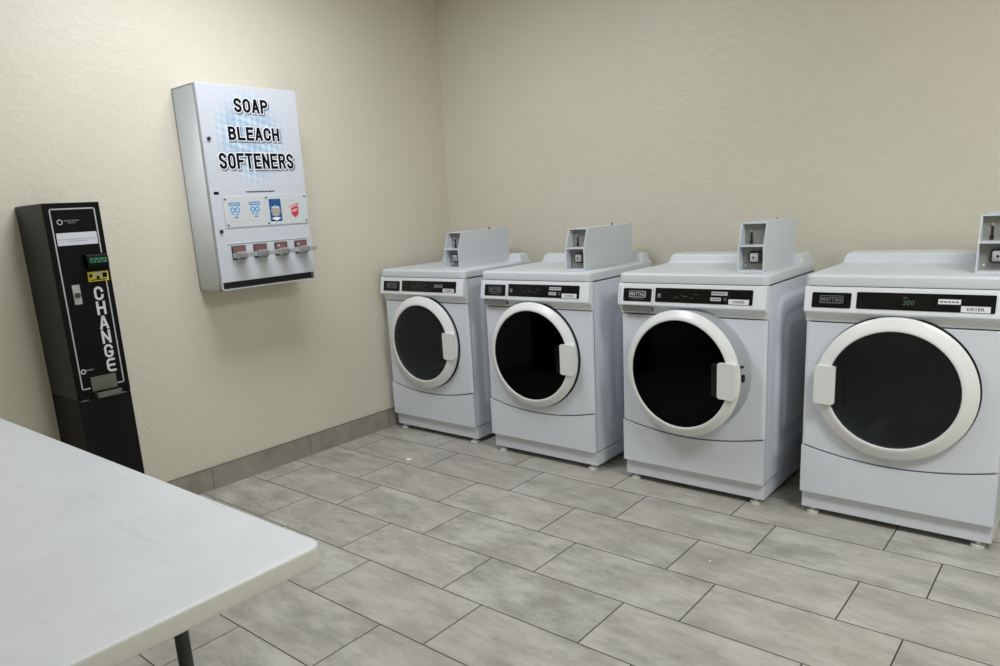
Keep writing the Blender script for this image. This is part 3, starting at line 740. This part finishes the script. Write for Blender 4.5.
# bill acceptor
bm = new_bm(); prism(bm, [(0, 1.224), (0, 1.284), (.026, 1.284), (.034, 1.272), (.034, 1.238), (.020, 1.224)], Vector((CX, 0, 0)), X, Z, -Y, -.2045, -.1205, .002)
ba = finish('bill_acceptor', bm, M['change_black'], c)
bm = new_bm(); box(bm, (CX + .0335, .1285, 1.250), (CX + .0365, .1965, 1.270), .0008); finish('bill_slot', bm, M['green'], ba)
for k in range(6):
    bm = new_bm(); box(bm, (CX + .0360, .1335 + k * .010, 1.252 + .005 * (k % 2)), (CX + .0372, .1385 + k * .010, 1.262 + .005 * (k % 2))); finish('slot_mark', bm, M['change_black'], ba)
plate('yellow_sticker', GO(0, 0), Y, Z, rect(.117, .199, 1.173, 1.2125), M['yellow'], face, .0008, 0)
for a, b_, z0, z1 in ((.122, .134, 1.190, 1.204), (.140, .172, 1.196, 1.206), (.150, .162, 1.182, 1.194), (.176, .194, 1.186, 1.206), (.124, .190, 1.177, 1.181)):
    plate('sticker_print', GO(0, 0), Y, Z, rect(a, b_, z0, z1), M['line_silver'] if (a, b_) == (.140, .172) else M['ink'], face, .0005, .0008)
bm = new_bm(); box(bm, (CX, .0545, 1.087), (CX + .004, .0845, 1.167), .001); lp = finish('lock_plate', bm, M['steel'], c)
bm = new_bm(); cyl(bm, GO(.062, 1.124) + X * .004, X, .011, 0, .008, 20); finish('lock', bm, M['dark_steel'], lp)
for i, ch in enumerate('CHANGe'):
    z1 = 1.1506 - i * .0615; strokes('lettering', ch, GO(.129, z1 - .057), Y, Z, .037, .057, .0095, M['letter_silver'], face, .0010, 0, base=.0095)
bm = new_bm(); lathe(bm, GO(.032, .807), X, Y, [(.006, 0), (.006, .0006), (.011, .0006), (.011, 0)], 24, closed=True); finish('maker_mark', bm, M['line_silver'], face)
plate('fine_print', GO(.044, .808), Y, Z, rect(0, .030, 0, .005), M['dim_silver'], face, .0004, 0)
bm = new_bm(); box(bm, (CX, .0615, .716), (CX + .003, .1655, .778), .001); cup = finish('coin_return', bm, M['cup'], c)
bm = new_bm(); box(bm, (CX, .0655, .688), (CX + .034, .1695, .692), .001); box(bm, (CX + .030, .0655, .688), (CX + .034, .1695, .714), .001); box(bm, (CX, .0655, .688), (CX + .034, .0685, .712), .001); box(bm, (CX, .1665, .688), (CX + .034, .1695, .712), .001)
finish('coin_cup', bm, M['cup'], cup)
for a, b_ in ((.010, .040), (.165, .198)):
    bm = new_bm(); box(bm, (CX - .003, a, .683), (CX - .001, b_, .6872)); finish('seam_edge', bm, M['dim_silver'], c)

# ------------------------------------------------------------------ folding table
TX1, TY1, TZ, TLn, TWd = 2.363, -2.975, .735, 1.90, .76
tb = thing('folding_table', 'white moulded plastic folding table with grey legs in the near left corner', 'table', (TX1 - TLn / 2 + .0045, TY1 - TWd / 2 - .011, 0), .0125)
hx, hy = TLn / 2, TWd / 2
bm = bmesh.new(); rings = []
for dlt, z in ((.010, TZ - .044), (.003, TZ - .042), (0, TZ - .036), (0, TZ - .009), (.0015, TZ - .004), (.004, TZ - .0012), (.008, TZ)):
    rings.append([bm.verts.new((p, q, z)) for p, q in rrect(-hx + dlt, hx - dlt, -hy + dlt, hy - dlt, .034 - dlt, 10)])
k = len(rings[0])
for A, B in zip(rings, rings[1:]):
    for i in range(k): j = (i + 1) % k; bm.faces.new([A[i], A[j], B[j], B[i]])
bm.faces.new(rings[0]); bm.faces.new(rings[-1])
for f in bm.faces: f.material_index = 1 if max(v.co.z for v in f.verts) < TZ - .0035 else 0
top = finish('tabletop', bm, None, tb, 40, mats=[M['table'], M['table_rim']])
def tube(bm, a, b_, r): cyl(bm, Vector(a), Vector(b_) - Vector(a), r, 0, (Vector(b_) - Vector(a)).length, 20)
for sx in (-1, 1):
    for sy in (-1, 1):
        bm = new_bm(); x, y = sx * (hx - .375), sy * (hy - .150)
        tube(bm, (x, y, .012), (x, y, TZ - .046), .0160); cyl(bm, Vector((x, y, 0)), Z, .019, 0, .03, 18)
        finish('leg', bm, M['leg'], tb)
    bm = new_bm(); x = sx * (hx - .375)
    for z in (.24, TZ - .062): tube(bm, (x, -(hy - .150), z), (x, hy - .150, z), .009)
    finish('leg_crossbar', bm, M['leg'], tb)
    bm = new_bm(); tube(bm, (x, 0, .50), (sx * .16, 0, TZ - .05), .008); box(bm, (min(x, x), -.012, .485), (x + .001, .012, .51)); box(bm, (sx * .16 - .02, -.03, TZ - .056), (sx * .16 + .02, .03, TZ - .042), .002)
    tube(bm, (x, -.2, .24), (x, 0, .50), .007); tube(bm, (x, .2, .24), (x, 0, .50), .007)
    finish('leg_brace', bm, M['leg'], tb)

# ------------------------------------------------------------------ litter on the floor
def scrap(x, y, s, label, n):
    t = bmesh.new(); rnd = random.Random(n); ring = []
    for k in range(n):
        a = 2 * PI * k / n; r_ = s * rnd.uniform(.6, 1.1)
        ring.append((r_ * math.cos(a), .7 * r_ * math.sin(a), rnd.uniform(.001, .35 * s)))
    for z in (0, .0012):
        vs = [t.verts.new((p, q, (h if z else max(0, h - .0012)))) for p, q, h in ring]; cc = t.verts.new((0, 0, .3 * s + z))
        for i in range(n): t.faces.new([vs[i], vs[(i + 1) % n], cc])
    lo = min(v.co.z for v in t.verts)
    for v in t.verts: v.co.z -= lo
    o = finish('paper_scrap', t, M['scrap'], None, 60, weighted=False); o.location = (x, y, .0002)
    o['label'] = label; o['category'] = 'litter'; o['group'] = 'white scraps on the floor tiles'
scrap(.584, -1.104, .026, 'largest torn white paper scrap on the floor in front of the corner dryer', 9)
scrap(2.461, -1.309, .006, 'tiny white scrap on the floor in front of the ajar washer and the end dryer', 7)
scrap(1.318, -1.726, .005, 'tiny white speck on the floor tiles between the table corner and the shut black-door washer', 6)

# ------------------------------------------------------------------ light: ceiling fixtures
def lamp(x, y, w, h, power, label, col=(1, .985, .96)):
    t = thing('ceiling_light', label, 'ceiling light', (x, y, RZ), 0, 'ceiling lights')
    bm = new_bm()
    for lo, hi in (((-w / 2 - .03, -h / 2 - .03, -.05), (-w / 2, h / 2 + .03, 0)), ((w / 2, -h / 2 - .03, -.05), (w / 2 + .03, h / 2 + .03, 0)),
                   ((-w / 2, -h / 2 - .03, -.05), (w / 2, -h / 2, 0)), ((-w / 2, h / 2, -.05), (w / 2, h / 2 + .03, 0))): box(bm, lo, hi)
    finish('frame', bm, M['lamp_frame'], t)
    ld = bpy.data.lights.new('fluorescent_panel', 'AREA'); ld.shape = 'RECTANGLE'; ld.size = w; ld.size_y = h; ld.energy = power; ld.color = col
    lo = bpy.data.objects.new('fluorescent_panel', ld); C.objects.link(lo); lo.location = (0, 0, -.035); lo.parent = t
lamp(1.02, -1.9, .6, 1.2, 33, 'white ceiling light panel nearest the soap dispenser wall', (.94, .965, 1.05))
lamp(4.15, -2.1, 1.2, .6, 56, 'white ceiling light panel at the right side of the room', (.95, .975, 1))

wd = bpy.data.worlds.new('world'); bpy.context.scene.world = wd; wd.use_nodes = True
wd.node_tree.nodes['Background'].inputs[0].default_value = (.8, .85, .9, 1); wd.node_tree.nodes['Background'].inputs[1].default_value = .0

# ------------------------------------------------------------------ camera
yaw, pit, rol, fpx, ppx, ppy = (-0.71818, -0.22259, -0.06176, 729.81941, 482.76082, 371.72851)
cy, sy, cp, sp = math.cos(yaw), math.sin(yaw), math.cos(pit), math.sin(pit)
F = Vector((sy * cp, cy * cp, sp)); R0 = Vector((cy, -sy, 0)); U0 = R0.cross(F)
R = R0 * math.cos(rol) + U0 * math.sin(rol); U = -R0 * math.sin(rol) + U0 * math.cos(rol)
cam = bpy.data.cameras.new('camera'); co = bpy.data.objects.new('camera', cam); C.objects.link(co)
mw = Matrix.Identity(4)
for i in range(3): mw[i][0], mw[i][1], mw[i][2] = R[i], U[i], -F[i]
mw.translation = Vector((3.526, -3.785, 1.381)); co.matrix_world = mw
cam.sensor_fit = 'HORIZONTAL'; cam.sensor_width = 36; cam.lens = fpx * 36 / 1000
cam.shift_x = (500 - ppx) / 1000; cam.shift_y = (ppy - 333) / 1000; cam.clip_start = .02
sc = bpy.context.scene; sc.camera = co
sc.view_settings.view_transform = 'Standard'; sc.view_settings.look = 'None'; sc.view_settings.gamma = 1
sc.view_settings.use_curve_mapping = False; sc.view_settings.exposure = 0.0
